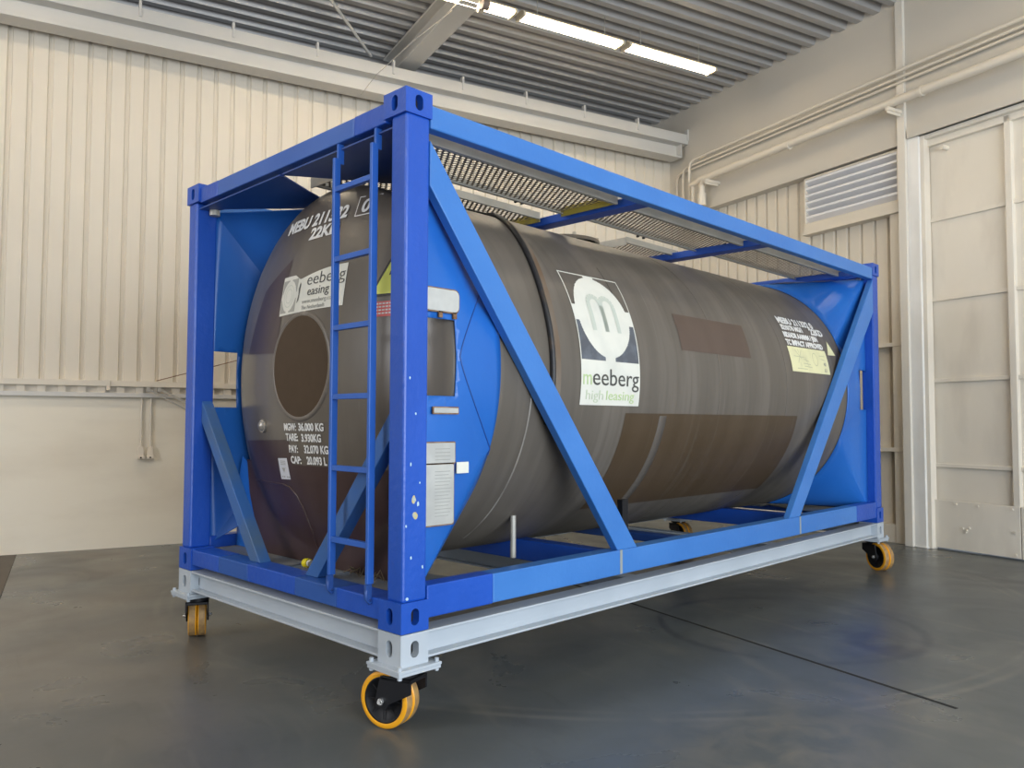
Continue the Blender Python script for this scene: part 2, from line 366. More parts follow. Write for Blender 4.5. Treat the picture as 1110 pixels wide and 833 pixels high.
# far ends of the hall, behind the camera, with an open gate and added high openings for the fill light
b = MB(); b.box(U0, -3.2, V0-.2, V0-.02, ZF, 6.3); b.box(7.0, UB+.5, V0-.2, V0-.02, ZF, 6.3); b.box(-3.2, 7.0, V0-.2, V0-.02, 4.6, 6.3)
struct(b.build('wall_front', CREAM, room=True))
b = MB(); b.box(U0-.2, U0-.02, V0, VA, ZF, 1.9); b.box(U0-.2, U0-.02, V0, VA, 4.5, 6.3); b.box(U0-.2, U0-.02, V0, -2.2, 1.9, 4.5); b.box(U0-.2, U0-.02, 4.2, VA, 1.9, 4.5)
struct(b.build('wall_back', CREAM, room=True))

# pipes along the right wall
b = MB(); PU = UB-.20
b.tube([(PU, -7, 4.86), (PU, 2.0, 4.86), (PU, 5.70, 4.80), (PU, 5.85, 4.80)], .055, 14)
b.cyl((PU, 4.05, 4.81), (PU, 4.09, 4.81), .063, 14); b.cyl((PU, 2.1, 4.855), (PU, 2.14, 4.855), .063, 14)
pp = tag(b.build('water_pipe', PIPEM, room=True), 'thick cream painted pipe running along the right wall above the vent', 'pipe')
bb = MB(); bb.tube([(PU, 5.55, 4.80), (PU-.0, 5.72, 4.78), (PU, 5.80, 4.70), (PU, 5.80, 4.55)], .05, 12); bb.cyl((PU, 5.80, 4.57), (PU, 5.80, 4.38), .068, 14)
bb.build('pipe_elbow', PIPEM, pp)
bb = MB(); bb.cyl((PU, 6.0, 4.74), (PU, 6.0, 4.45), .03, 10); bb.cyl((PU, 5.80, 4.79), (PU, 6.03, 4.76), .045, 10); bb.build('pipe_elbow', PIPEM, pp)
for v in (5.62, 2.50):
    z = 4.745 if v > 3 else 4.79
    bb = MB(); bb.box(PU-.10, UB+.0 if v > 3 else UB-.03, v-.02, v+.02, z-.045, z-.005); bb.box(PU-.10, UB-.03, v-.004, v+.004, z-.08, z-.04)
    bb.build('pipe_bracket', PIPEM, pp)
for i, (du, z, vend, r, zl) in enumerate(((.13, 5.20, 6.16, .022, 4.2), (.09, 5.135, 6.36, .018, 4.2), (.05, 5.09, 6.55, .018, 4.2))):
    b = MB(); p = UB-du
    b.tube([(p, -7, z+.10), (p, 2.6, z+.04), (p, vend-.12, z), (p, vend-.03, z-.03), (p, vend, z-.12), (p, vend, zl)], r, 10)
    tag(b.build('conduit', PIPEM, room=True), ['uppermost thin cream conduit running along the right wall and bending down near the corner',
        'middle of the three thin cream conduits on the right wall', 'lowest thin cream conduit on the right wall, bending down nearest the corner'][i], 'conduit', 'thin conduits on the right wall')

# socket outlets on the left wall
for i, u in enumerate((-.605, -.505)):
    e = empty('socket_outlet'); e.matrix_world = ROOM @ Matrix.Translation((u, VA, .60))
    tag(e, ['left one of two ivory wall sockets hanging below a conduit on the plaster wall', 'right one of two ivory wall sockets, nearer the blue corner post'][i], 'socket', 'wall sockets')
    e2 = MB(); e2.prism([(-.034, -.04), (.034, -.04), (.034, .06), (.02, .095), (-.02, .095), (-.034, .06)], 'y', -.055, 0); o = e2.build('socket_body', SOCK, e, bevel=.006)
    e2 = MB(); e2.box(-.04, .04, -.07, -.0, -.055, -.02); e2.build('socket_flap', SOCK, e, bevel=.004)
    e2 = MB(); e2.cyl((0, -.068, -.037), (0, -.074, -.037), .010, 10); e2.build('socket_screw', DARK, e)
    e2 = MB(); e2.cyl((0, -.02, .09), (0, -.02, .70), .013, 8); e2.box(-.022, .022, -.03, 0, .17, .19); e2.build('socket_conduit', PIPEM, e)
# inclined brackets with a cable, left wall
b = MB()
b.beam((-.43, VA-.13, 1.36), (.40, VA-.13, .93), .02, .03); b.beam((-.55, VA-.14, 1.36), (.32, VA-.14, .86), .012, .018)
b.box(-.57, -.53, VA-.15, VA-.07, 1.33, 1.38); b.box(-.45, -.41, VA-.15, VA-.07, 1.33, 1.38)
b.box(.02, .08, VA-.16, VA-.12, 1.02, 1.05)
tag(b.build('wall_bracket', mat('bracket_grey', (.40, .38, .34), .6), room=True), 'thin inclined metal bracket hanging from the sill of the left wall', 'bracket')
b = MB(); b.tube([(-.46, VA-.09, 1.46), (.0, VA-.09, 1.60), (.9, VA-.09, 1.88), (3.2, VA-.09, 2.6)], .006, 6)
tag(b.build('cable', mat('brown_cable', (.22, .12, .07), .6), room=True), 'thin brown cable rising along the left corrugated wall behind the frame', 'cable')

# fluorescent lamps in a line under the roof deck (unseen rows over the near hall are added for their light)
VL, ZL = 4.56, 5.83
def lamp(u1, v, label, group, glow=True):
    e = empty('fluorescent_lamp'); e.matrix_world = ROOM @ Matrix.Translation((u1-.77, v, ZL))
    tag(e, label, 'lamp', group)
    bb = MB(); bb.prism([(-.10, .012), (.10, .012), (.05, .06), (-.05, .06)], 'x', -.745, .745); bb.box(-.745, -.715, -.10, .10, -.03, .02); bb.box(.715, .745, -.10, .10, -.03, .02)
    bb.build('lamp_housing', LAMPH, e)
    for dy in (-.05, .05):
        t = MB(); t.cyl((-.71, dy, -.012), (.71, dy, -.012), .019, 12); t.build('lamp_tube', TUBE, e)
    h = MB(); h.cyl((-.5, 0, .05), (-.5, 0, .31), .006, 6); h.cyl((.5, 0, .05), (.5, 0, .31), .006, 6); h.build('suspension_rod', GALV, e)
    d = bpy.data.lights.new('lamp_light', 'AREA'); d.shape = 'RECTANGLE'; d.size = 1.4; d.size_y = .16; d.energy = LAMP_W; d.color = WARM
    o = bpy.data.objects.new('lamp_light', d); COL.objects.link(o); o.matrix_world = ROOM @ Matrix.Translation((u1-.77, v, ZL-.05))
LB = ['glowing fluorescent lamp at the right end of the ceiling row', 'second glowing fluorescent lamp from the right end of the ceiling row',
      'glowing fluorescent lamp beside the round sensor, above the roof girder', 'glowing fluorescent lamp cut off by the top edge of the picture']
for i in range(4): lamp(6.31-i*1.57, VL, LB[i], 'lamps in the ceiling row')
for v in (.4, -3.6):
    for u in (6.31, 3.2, .1, -3.0): lamp(u, v, 'added unseen fluorescent lamp lighting the near part of the hall, outside the picture', 'lamps outside the picture')
for u in (-1.4, -4.5): lamp(u, VL, 'added unseen fluorescent lamp lighting the near part of the hall, outside the picture', 'lamps outside the picture')
b = MB(); q = (2.62, 4.25, 5.66)
b.cyl((q[0]-.06, q[1], q[2]), (q[0]+.02, q[1], q[2]), .055, 18); b.cyl((q[0]-.04, q[1]+.13, q[2]+.03), (q[0]+.02, q[1]+.12, q[2]+.03), .06, 18, 1); b.cyl((q[0], q[1]+.06, q[2]), (q[0], q[1]+.06, ZC_), .012, 8)
tag(b.build('ceiling_sensor', [mat('sensor_brown', (.20, .15, .12), .5), LAMPH], room=True), 'small round sensor hanging under the ceiling lamp row', 'sensor')
b = MB(); b.tube([(2.45, 4.75, 5.80), (2.2, 5.3, 5.62), (1.92, 5.9, 5.35), (1.85, 6.3, 5.22)], .004, 6)
tag(b.build('pull_cord', mat('cord_grey', (.45, .42, .38), .6), room=True), 'thin hanging cord between the ceiling lamps and the wall beam', 'cord')

# ------------------------------------------------------------------ tank container
W, D, H = 6.058, 2.438, 2.591
YC, ZC, R = 1.219, 1.285, 1.155
tank = empty('tank_container', (0, 0, 0))
tag(tank, 'large blue framed tank container with grey brown cylindrical tank, standing on the wheeled grey dolly', 'tank container')

def slot_face(b, o, e1, e2, nrm, w, h, sw, sh, dep=.045, mi=0, mdark=1, n=28, cz=.5):
    """rectangular face with an upright oval slot; o = corner, e1/e2 unit axes, nrm outward"""
    o = Vector(o); e1 = Vector(e1); e2 = Vector(e2); nrm = Vector(nrm); c = o + e1*w/2 + e2*h*cz
    ins = []; out = []
    for i in range(n):
        a = 2*pi*(i+.5)/n; r = sw/2; dx = r*cos(a); dy = r*sin(a) + (sh/2-r)*(1 if sin(a) > 0 else -1)
        ins.append((dx, dy))
        hw = w/2; up_ = h*(1-cz); dn = h*cz
        t = min(hw/abs(cos(a)) if abs(cos(a)) > 1e-6 else 1e9, (up_ if sin(a) > 0 else dn)/abs(sin(a)) if abs(sin(a)) > 1e-6 else 1e9)
        out.append((t*cos(a), t*sin(a)))
    P = lambda q, d=0: tuple(c + e1*q[0] + e2*q[1] - nrm*d)
    v = [P(q) for q in ins] + [P(q) for q in out] + [P(q, dep) for q in ins]
    b.add(v, [(i, (i+1) % n, n+(i+1) % n, n+i) for i in range(n)], mi)
    corners = [(w/2, h*(1-cz)), (-w/2, h*(1-cz)), (-w/2, -h*cz), (w/2, -h*cz)]
    for k, q in enumerate(corners):                           # fill the corner triangles
        ang = math.atan2(q[1], q[0]) % (2*pi); i = int((ang/(2*pi)*n) - .5) % n
        b.add([P(out[i]), P(q), P(out[(i+1) % n])], [(0, 1, 2)], mi)
    b.add(v, [(i, (i+1) % n, 2*n+(i+1) % n, 2*n+i) for i in range(n)], mi, True)
    b.add([P(q, dep) for q in ins], [tuple(range(n))], mdark)
def casting(name, xc, yc, z0, h, m, dx=.178, dy=.165, parent=tank, grow=0):
    """corner casting, xc/yc in (0,1) choose the frame corner"""
    x0 = 0 if xc == 0 else W-dy; x1 = x0+dy                    # 0.165 along x, 0.178 along y
    y0 = 0 if yc == 0 else D-dx; y1 = y0+dx
    b = MB(); z1 = z0+h
    b.add([(x0, y0, z1), (x1, y0, z1), (x1, y1, z1), (x0, y1, z1)], [(0, 1, 2, 3)]); b.add([(x0, y0, z0), (x1, y0, z0), (x1, y1, z0), (x0, y1, z0)], [(0, 3, 2, 1)])
    sw, sh = .048, .078
    slot_face(b, (x0, y0, z0), (1, 0, 0), (0, 0, 1), (0, -1, 0), x1-x0, h, sw, sh); slot_face(b, (x1, y1, z0), (-1, 0, 0), (0, 0, 1), (0, 1, 0), x1-x0, h, sw, sh)
    slot_face(b, (x0, y1, z0), (0, -1, 0), (0, 0, 1), (-1, 0, 0), y1-y0, h, sw, sh); slot_face(b, (x1, y0, z0), (0, 1, 0), (0, 0, 1), (1, 0, 0), y1-y0, h, sw, sh)
    return b.build(name, [m, DARK], parent, fix=False)
def cbox(name, x0, x1, y0, y1, z0, z1, m, bev=.006, parent=tank): return MB().box(x0, x1, y0, y1, z0, z1).build(name, m, parent, bevel=bev)

CB = .142                                                     # bottom casting height with its cap plate
for i in (0, 1):
    for j in (0, 1):
        casting('corner_casting', i, j, .002, CB, BLUE); casting('corner_casting', i, j, H-.112, .122, BLUE)
        x0, x1 = (.012, .157) if i == 0 else (W-.157, W-.012); y0, y1 = (.008, .128) if j == 0 else (D-.128, D-.008)
        cbox('corner_post', x0, x1, y0, y1, CB, H-.11, BLUE, .012)
# long rails with repainted royal blue ends
for j in (0, 1):
    yy = (.004, .075) if j == 0 else (D-.075, D-.004)
    b = MB(); b.box(.16, W-.16, *yy, 2.435, 2.552, 0); b.build('top_side_rail', [BLUEL], tank, bevel=.008)
    yy = (.006, .11) if j == 0 else (D-.11, D-.006)
    b = MB(); b.box(.60, 5.40, *yy, .055, .205, 0); b.box(.16, .60, *yy, .052, .207, 1); b.box(5.40, W-.16, *yy, .052, .207, 1)
    b.build('bottom_side_rail', [BLUEL, BLUE], tank, bevel=.006)
    b = MB()
    for x in (1.70, 4.19): b.box(x-.012, x+.012, yy[0]-.002 if j == 0 else yy[1]-.01, yy[0]+.01 if j == 0 else yy[1]+.002, .06, .205)
    b.build('weld_seam', mat('weld_bead', (.30, .33, .33), .6), tank)
for i in (0, 1):
    xx = (.012, .11) if i == 0 else (W-.11, W-.012)
    b = MB(); b.box(*xx, .178, .45, 2.468, 2.570, 1); b.box(*xx, .45, 2.0, 2.468, 2.568, 0); b.box(*xx, 2.0, D-.178, 2.468, 2.570, 1)
    b.build('top_end_rail', [mat('mid_blue_paint', (.028, .11, .42), .4, noise=[((2, 2, 2), (.04, .13, .46), .4, .7)]), BLUE], tank, bevel=.006)
    xx = (.008, .155) if i == 0 else (W-.155, W-.008)
    b = MB(); b.box(*xx, .178, .55, .038, .140, 1); b.box(*xx, .55, .96, .038, .139, 0); b.box(*xx, .96, 1.50, .038, .140, 1); b.box(*xx, 1.5, 1.88, .038, .139, 0); b.box(*xx, 1.88, D-.178, .038, .140, 1)
    b.build('bottom_end_rail', [mat('chalky_blue_paint', (.018, .09, .36), .45), BLUE], tank, bevel=.006)
# diagonal struts on the long sides
def strut(a, bb, wd, y0, y1, name='diagonal_strut', m=BLUEL):
    (xa, za), (xb, zb) = a, bb
    q = MB(); q.prism([(xa, za), (xa+wd, za), (xb+wd, zb), (xb, zb)], 'y', y0, y1); q.build(name, m, tank, bevel=.005)
for j in (0, 1):
    y0, y1 = (.004, .060) if j == 0 else (D-.060, D-.004)
    q = MB(); q.prism([(.157, 2.375), (.157, 2.15), (1.665, .205), (1.865, .205)], 'y', y0, y1); q.build('diagonal_strut', BLUEL, tank, bevel=.005)
    q = MB(); q.prism([(W-.157, 2.43), (W-.157, 2.10), (4.185, .205), (3.985, .205)], 'y', y0, y1); q.build('diagonal_strut', BLUEL, tank, bevel=.005)
# small diagonal braces in both ends
for i in (0, 1):
    s = lambda x: x if i == 0 else W-x
    for j in (0, 1):
        t = lambda y: y if j == 0 else D-y
        q = MB(); x0, x1 = sorted((s(.075), s(.150)))
        q.prism([(t(.125), 1.13), (t(.125), .99), (t(.84), .14), (t(.965), .14)], 'x', x0, x1); q.build('end_brace', mat('worn_blue_paint', (.03, .12, .36), .5, noise=[((3, 3, 3), (.07, .13, .22), .45, .7)]), tank, bevel=.004)
# cross members below the tank
for x in (1.62, 2.9, 4.36): cbox('cross_member', x, x+.12, .11, D-.11, .06, .195 if x != 2.9 else .12, BLUE if x != 2.9 else BLUED)
# roof cross bars carrying the walkways
for x in (1.99, 3.70, 5.62): cbox('roof_cross_bar', x, x+.13, .07, D-.07, 2.44, 2.50, BLUE)

# ---- tank shell and dished heads
X0H = .16
def bez(a, b_, c, d, t): return (1-t)**3*a+3*(1-t)**2*t*b_+3*(1-t)*t*t*c+t**3*d
hp = [(.93*i/24, X0H+(.93*i/24)**2/6.4) for i in range(25)] + [(bez(.93, 1.06, R, R, i/10), bez(.298, .334, .365, .44, i/10)) for i in range(1, 11)]
def hx(y, z):
    r = math.hypot(y-YC, z-ZC)
    for (r0, x0), (r1, x1) in zip(hp, hp[1:]):
        if r <= r1: return x0+(x1-x0)*(r-r0)/(r1-r0) if r1 > r0 else x1
    return .44
b = MB(); NS = 128
xs = [.44+i*(W-.88)/60 for i in range(61)]
v = [(x, YC-R*cos(2*pi*k/NS), ZC+R*sin(2*pi*k/NS)) for x in xs for k in range(NS)]
b.add(v, [(i*NS+k, i*NS+(k+1) % NS, (i+1)*NS+(k+1) % NS, (i+1)*NS+k) for i in range(60) for k in range(NS)], 0, True)
shell = b.build('tank_shell', TANK, tank)
for e in (0, 1):
    b = MB(); vs = []
    for r, x in hp[1:]:
        for k in range(NS): vs.append((x if e == 0 else W-x, YC-r*cos(2*pi*k/NS), ZC+r*sin(2*pi*k/NS)))
    n = len(hp)-1
    vs.append((X0H if e == 0 else W-X0H, YC, ZC))
    b.add(vs, [(i*NS+k, i*NS+(k+1) % NS, (i+1)*NS+(k+1) % NS, (i+1)*NS+k) for i in range(n-1) for k in range(NS)] + [(len(vs)-1, k, (k+1) % NS) for k in range(NS)], 0, True)
    hd = b.build('tank_head', HEADM, tank)
    if e == 0: head = hd
# surface maps
def cs(x, th, off=.003):
    a = rad(th); return (x, YC-(R+off)*cos(a), ZC+(R+off)*sin(a))
def ct(x0, th0):                                              # text on the shell: s along x, t upward along the arc
    return lambda s, t, off=.004: cs(x0+s, th0+math.degrees(t/R), off)
def ch(y0, z0):                                               # text on the head: s to the right (towards -y), t up
    def f(s, t, off=.004):
        y, z = y0-s, z0+t; return (hx(y, z)-off, y, z)
    return f
def text(body, size, fmap, m, name='lettering', parent=shell, width=None, shear=0, off=.005, bold=.0, sx=1.0, rot=0):
    c = bpy.data.curves.new('t', 'FONT'); c.body = body; c.size = size; c.shear = shear; c.offset = bold; c.resolution_u = 3; c.extrude = .0006
    o = bpy.data.objects.new('t', c); COL.objects.link(o); bpy.context.view_layer.update()
    me = bpy.data.meshes.new_from_object(o.evaluated_get(bpy.context.evaluated_depsgraph_get()))
    bpy.data.objects.remove(o); bpy.data.curves.remove(c)
    xmax = max(v.co.x for v in me.vertices); xmin = min(v.co.x for v in me.vertices); k = width/(xmax-xmin) if width else sx
    for v in me.vertices:
        p = fmap((v.co.x-xmin)*k, v.co.y, off+v.co.z); v.co = p
    me.materials.clear(); me.materials.append(m)
    ob = bpy.data.objects.new(name, me); COL.objects.link(ob); ob.parent = parent; return ob
def patch(fmap, w, h, m, name, parent=shell, nu=24, nv=24, off=.002, quad=None):
    b = MB()
    if quad is None: b.sheet(lambda a, c: fmap(a*w, c*h, off), nu, nv)
    else:                                                     # quad = four (s, t) corners
        def fn(a, c):
            s = (1-c)*((1-a)*quad[0][0]+a*quad[1][0]) + c*((1-a)*quad[3][0]+a*quad[2][0]); t = (1-c)*((1-a)*quad[0][1]+a*quad[1][1]) + c*((1-a)*quad[3][1]+a*quad[2][1])
            return fmap(s, t, off)
        b.sheet(fn, nu, nv)
    return b.build(name, m, parent, fix=False)

# flat brown rectangles where markings on the shell are censored
arc = lambda d: rad(d)*R
patch(ct(2.52, 10.8), 1.0, arc(13.9), BROWNR, 'brown_patch', nu=10)
patch(ct(1.86, -49.5), 2.48, arc(37.8), BROWN, 'brown_patch', nu=30)
# cladding seams: raised narrow rings, the lower left one worn bright
def ring(x, w, off, m, name, t0=-90, t1=270, n=120, dxf=None):
    b = MB(); b.sheet(lambda a, c: cs((x if dxf is None else dxf(t0+(t1-t0)*c))+a*w, t0+(t1-t0)*c, off), 1, n); o = b.build(name, m, shell, fix=False)
    k = o.modifiers.new('t', 'SOLIDIFY'); k.thickness = .002; return o
SEAMD = mat('dark_seam_line', (.09, .08, .07), .6); SEAML = mat('scuffed_bare_edge', (.30, .28, .25), .4, noise=[((2, 4, 4), (.17, .15, .13), .4, .6)])  # dark line of the seam across the logo, and a scuffed bare edge
ring(.955, .012, .002, SEAML, 'cladding_seam', -60, -5)
for x in (1.875, 3.0, 4.1): ring(x, .006, .0015, SEAMD if x < 2 else TANK, 'cladding_seam', -9 if x < 2 else -88, 40 if x < 2 else 89)
ring(2.25, .085, .0028, mat('grey_seam_band', (.105, .09, .075), .5), 'cladding_seam', -47, -12.5)
# black hose strapped over the shell
pts = []
for k in range(60):
    th = 86-k*1.72; x = 1.12+.00009*max(0, th-15)**2
    pts.append(cs(x, th, .012))
hose = MB().tube([(1.42, 1.25, 2.475), (1.36, 1.16, 2.485)] + pts[4:], .018, 10).build('drain_hose', RUBBER, tank)
b = MB(); b.tube([cs(1.12, -14, .0), cs(1.15, -15.5, .03), cs(1.18, -15, .035), cs(1.2, -13, .03)], .008, 8); b.build('hose_hook', BLACK, hose)
b = MB(); b.sheet(lambda a, c: cs(1.155+.045*a+.00009*max(0, (70-80*c)-15)**2, 70-80*c, .004), 1, 60); b.build('rust_streak', mat('rust_stain', (.14, .09, .055), .6, noise=[((5, 3, 3), (.17, .14, .11), .4, .6)]), hose, fix=False)
# fill opening and fittings on the tank top
b = MB(); X = Matrix.Translation((2.55, YC, ZC+R-.02)); b.lathe([(.30, 0), (.30, .028), (.26, .032), (.24, .045), (.0, .05)], X, 32)
mw = b.build('manway_cover', TANK, tank)
b = MB()
for k in range(6): a = k*pi/3; b.cyl((2.55+.28*cos(a), YC+.28*sin(a), ZC+R-.02), (2.55+.28*cos(a), YC+.28*sin(a), ZC+R+.03), .015, 8)
b.build('manway_bolt', GALV, mw)
b = MB(); b.cyl((.95, 1.12, ZC+R-.02), (.95, 1.12, ZC+R+.07), .10, 20); b.cyl((1.0, 1.05, ZC+R+.05), (1.0, 1.05, ZC+R+.11), .05, 14); b.build('safety_valve', GALV, tank)

# big logo sticker on the shell (pixel mosaic of vinyl pieces in one mesh)
LX, LT, LW, LH = 1.385, -9.4, .60, arc(43.6)
def logo(fmap, w, h, split, name, parent, dark=(1, 1), nx=150, border=.007, circ=(.49, .5, .43, .47)):
    """split = height of the plain lower part. materials: 0 white, 1 dark, 2 upper field colour"""
    ny = int(nx*h/w); b = MB(); vid = {}
    uh = h-split
    def P(i, j):
        if (i, j) not in vid: vid[(i, j)] = len(b.v); b.v.append(fmap(i*w/nx, j*h/ny, .003))
        return vid[(i, j)]
    for j in range(ny):
        for i in range(nx):
            s, t = (i+.5)*w/nx, (j+.5)*h/ny; mi = 0
            if t > split:
                a = (s/w-circ[0])/circ[2]; c = ((t-split)/uh-circ[1])/circ[3]; inside = a*a+c*c < 1
                e = s < border or s > w-border or t > h-border
                q = t-split
                tab = abs(s/w-circ[0]) < .085 or abs(q/uh-.5) < .085
                if not (inside or e or tab): mi = 1 if q < uh*.5 else 2
            if mi == 2 and dark[1] == 0: continue
            b.f.append([P(i, j), P(i+1, j), P(i+1, j+1), P(i, j+1)]); b.m.append(mi); b.sm.append(True)
    return b
SPL = arc(13.8)
lg = logo(ct(LX, LT), LW, LH, SPL, 'logo', shell, dark=(1, 0)).build('logo_sticker', [WHITE, DARKV, TANK], shell, fix=False)
f = lambda ds, dt: (lambda s, t, off=.004: ct(LX, LT)(ds+s, dt+t, off))
text('m', .135, f(.018, .125), GREENF, parent=lg, width=.082)
text('eeberg', .150, f(.11, .125), INK, parent=lg, width=.475)
text('high', .085, f(.05, .035), GREENP, parent=lg, width=.17)
text('leasing', .085, f(.25, .035), GREENF, parent=lg, width=.29)
# faded m inside the round emblem
b = MB()
def arch(s0, s1, t0, t1, wd):
    pts = [(s0, t0), (s0, t1-.06)] + [(s0+(s1-s0)*(.5-.5*cos(pi*k/8)), t1-.06+.06*sin(pi*k/8)) for k in range(1, 8)] + [(s1, t1-.06), (s1, t0)]
    for (a0, b0), (a1, b1) in zip(pts, pts[1:]):
        for k in range(4):
            p = (a0+(a1-a0)*k/4, b0+(b1-b0)*k/4); q = (a0+(a1-a0)*(k+1)/4, b0+(b1-b0)*(k+1)/4)
            L_ = math.hypot(q[0]-p[0], q[1]-p[1]) or 1; n_ = (-(q[1]-p[1])/L_*wd/2, (q[0]-p[0])/L_*wd/2)
            F = ct(LX, LT); b.add([F(p[0]-n_[0], p[1]-n_[1], .005), F(q[0]-n_[0], q[1]-n_[1], .005), F(q[0]+n_[0], q[1]+n_[1], .005), F(p[0]+n_[0], p[1]+n_[1], .005)], [(0, 1, 2, 3)])
arch(.175, .30, SPL+.19, SPL+.43, .038); arch(.30, .425, SPL+.19, SPL+.43, .038)
b.build('emblem', GHOST, lg, fix=False)

# identification lettering at the far end of the shell
def tl(body, x, th, size, width): text(body, size, ct(x, th), WHITEP, width=width, bold=.004)
tl('MEBU 211332 0', 4.27, 30.3, .095, .72)
tl('22KD', 4.85, 26.6, .095, .27)
tl('5210176 MG/1', 4.27, 26.9, .07, .42)
tl('RID/ADR AAMMM / JEIN', 4.25, 23.1, .07, .68)
tl('TC IMPACT APPROVED', 4.24, 19.4, .07, .74)
st = patch(ct(4.23, 7.4), .77, arc(11.3), CREAMV, 'data_label', nu=10, off=.003)
b = MB(); F = ct(4.23, 7.4)
def ln(p, q, wd=.006):
    L_ = math.hypot(q[0]-p[0], q[1]-p[1]); n_ = (-(q[1]-p[1])/L_*wd/2, (q[0]-p[0])/L_*wd/2)
    b.add([F(p[0]-n_[0], p[1]-n_[1], .005), F(q[0]-n_[0], q[1]-n_[1], .005), F(q[0]+n_[0], q[1]+n_[1], .005), F(p[0]+n_[0], p[1]+n_[1], .005)], [(0, 1, 2, 3)])
for p, q in (((.12, .20), (.22, .12)), ((.25, .20), (.14, .08)), ((.08, .14), (.28, .135)), ((.19, .21), (.19, .05)), ((.26, .12), (.36, .10)), ((.30, .14), (.33, .06)), ((.24, .08), (.38, .075)), ((.25, .055), (.4, .05)), ((.10, .03), (.30, .03)), ((.62, .14), (.7, .13)), ((.60, .17), (.72, .17))): ln(p, q)
for k in range(12): a0, a1 = k*pi/6, (k+1)*pi/6; ln((.50+.05*cos(a0), .13+.06*sin(a0)), (.50+.05*cos(a1), .13+.06*sin(a1)))
b.build('label_print', mat('faint_print', (.52, .52, .34), .5), st, fix=False)
text('40', .05, lambda s, t, off=.004: F(.66+s, .075+t, off), INKF, parent=st); text('63', .05, lambda s, t, off=.004: F(.66+s, .02+t, off), INKF, parent=st)
b = MB(); b.sheet(lambda a, c: cs(5.047+.171*a*(1-c)+.089*c, 16.9+.3*a+7.2*c, .003), 6, 10); tr = b.build('triangle_label', CREAMV, shell, fix=False)

# ---- front head: disc, labels, lettering
DC = (1.210, 1.318)
b = MB(); b.sheet(lambda a, c: (hx(DC[0]+.305*c*cos(2*pi*a), DC[1]+.305*c*sin(2*pi*a))-.006, DC[0]+.305*c*cos(2*pi*a), DC[1]+.305*c*sin(2*pi*a)), 64, 12)
disc = b.build('round_cover', DISC, head, fix=False)
b = MB()
def rp(a, c):
    rr, dz = [(.300, .005), (.304, .009), (.322, .009), (.328, .003), (.332, -.01)][int(round(c*4))]
    y, z = DC[0]+rr*cos(2*pi*a), DC[1]+rr*sin(2*pi*a); return (hx(y, z)-dz, y, z)
b.sheet(rp, 64, 4); b.build('cover_rim', mat('scuffed_rim', (.15, .13, .108), .38, noise=[((9, 9, 9), (.25, .23, .2), .58, .72)]), head, fix=False)
H_ = lambda s, t, off=.004: ch(0, 0)(-s, t, off)                # direct (y, z) mapping
def hq(quad, m, name, off=.002, n=24, parent=head): return patch(H_, 0, 0, m, name, parent, n, n, off, quad)
hq([(2.02, 1.44), (1.485, 1.41), (1.445, 2.0), (1.80, 1.84)], mat('dark_brown_patch_colour', (.060, .038, .030), .34), 'brown_patch')
hq([(2.02, .46), (1.30, .20), (1.36, .88), (2.12, .86)], MAROON, 'brown_patch')
hq([(1.30, .20), (1.06, .19), (1.13, .69), (1.36, .70)], MAROON, 'brown_patch')
# raised pressed line on the lower head
b = MB(); b.tube([H_(y, z, .002) for y, z in [(2.02+(1.50-2.02)*k/8, .60) for k in range(9)] + [(1.42, .585), (1.35, .54), (1.30, .46), (1.27, .36), (1.25, .26), (1.25, .19)]], .007, 8); b.build('pressed_rib', MAROON, head)
b = MB(); b.cyl((hx(1.714, .962)+.01, 1.714, .962), (hx(1.714, .962)-.015, 1.714, .962), .042, 24); b.lathe([(.036, -.012), (.026, .004), (0, .010)], Matrix.Translation((hx(1.714, .962)-.025, 1.714, .962)) @ Matrix.Rotation(rad(-90), 4, 'Y'), 20)
b.build('drain_plug', mat('dull_plug_steel', (.38, .36, .33), .35, .6), head)
# white logo label with a wavy upper edge
b = MB()
def lf(a, c):
    y = 1.497-.675*a; zb = 1.640+.035*sin(pi*a*.5)*.2
    ztop = 1.885 if a < .22 else (1.885-.035*(a-.22)/.10 if a < .32 else 1.850+.045*sin(pi*min(1, (a-.32)/.60)*.5))
    return H_(y-.01*0, zb+(ztop-zb)*c, .003)
b.sheet(lf, 48, 16); hl = b.build('logo_label', WHITE, head, fix=False)
g = lambda y, z: (lambda s, t, off=.004: H_(y-s, z+t, off))
def frame_bits():
    b = MB(); n = 44; w, h = .185, .205; y0, z0 = 1.488, 1.655
    for j in range(n):
        for i in range(n):
            s, t = (i+.5)/n, (j+.5)/n
            inside = ((s-.5)/.46)**2+((t-.5)/.47)**2 < 1; tab = abs(s-.5) < .08 or abs(t-.5) < .08
            if inside or tab: continue
            q = [(i/n, j/n), ((i+1)/n, j/n), ((i+1)/n, (j+1)/n), (i/n, (j+1)/n)]
            b.add([H_(y0-a*w, z0+c*h, .0045) for a, c in q], [(0, 1, 2, 3)])
    return b
frame_bits().build('emblem_field', GREYV, hl, fix=False)
b = MB()
for k in range(24):
    a0, a1 = 2*pi*k/24, 2*pi*(k+1)/24
    for r0, r1 in ((.058, .062), (.036, .04)):
        b.add([H_(1.395+r*cos(a), 1.758+r*1.15*sin(a), .0045) for r, a in ((r0, a0), (r1, a0), (r1, a1), (r0, a1))], [(0, 1, 2, 3)])
b.build('emblem_ring', GHOST, hl, fix=False)
b = MB(); b.add([H_(y, z, .005) for y, z in ((1.288, 1.70), (1.270, 1.72), (1.262, 1.82), (1.272, 1.83), (1.282, 1.79), (1.276, 1.755))], [tuple(range(6))]); b.build('dark_mark', INK, hl, fix=False)
text('eeberg', .105, g(1.195, 1.802), INK, parent=hl, width=.365, bold=-.001)
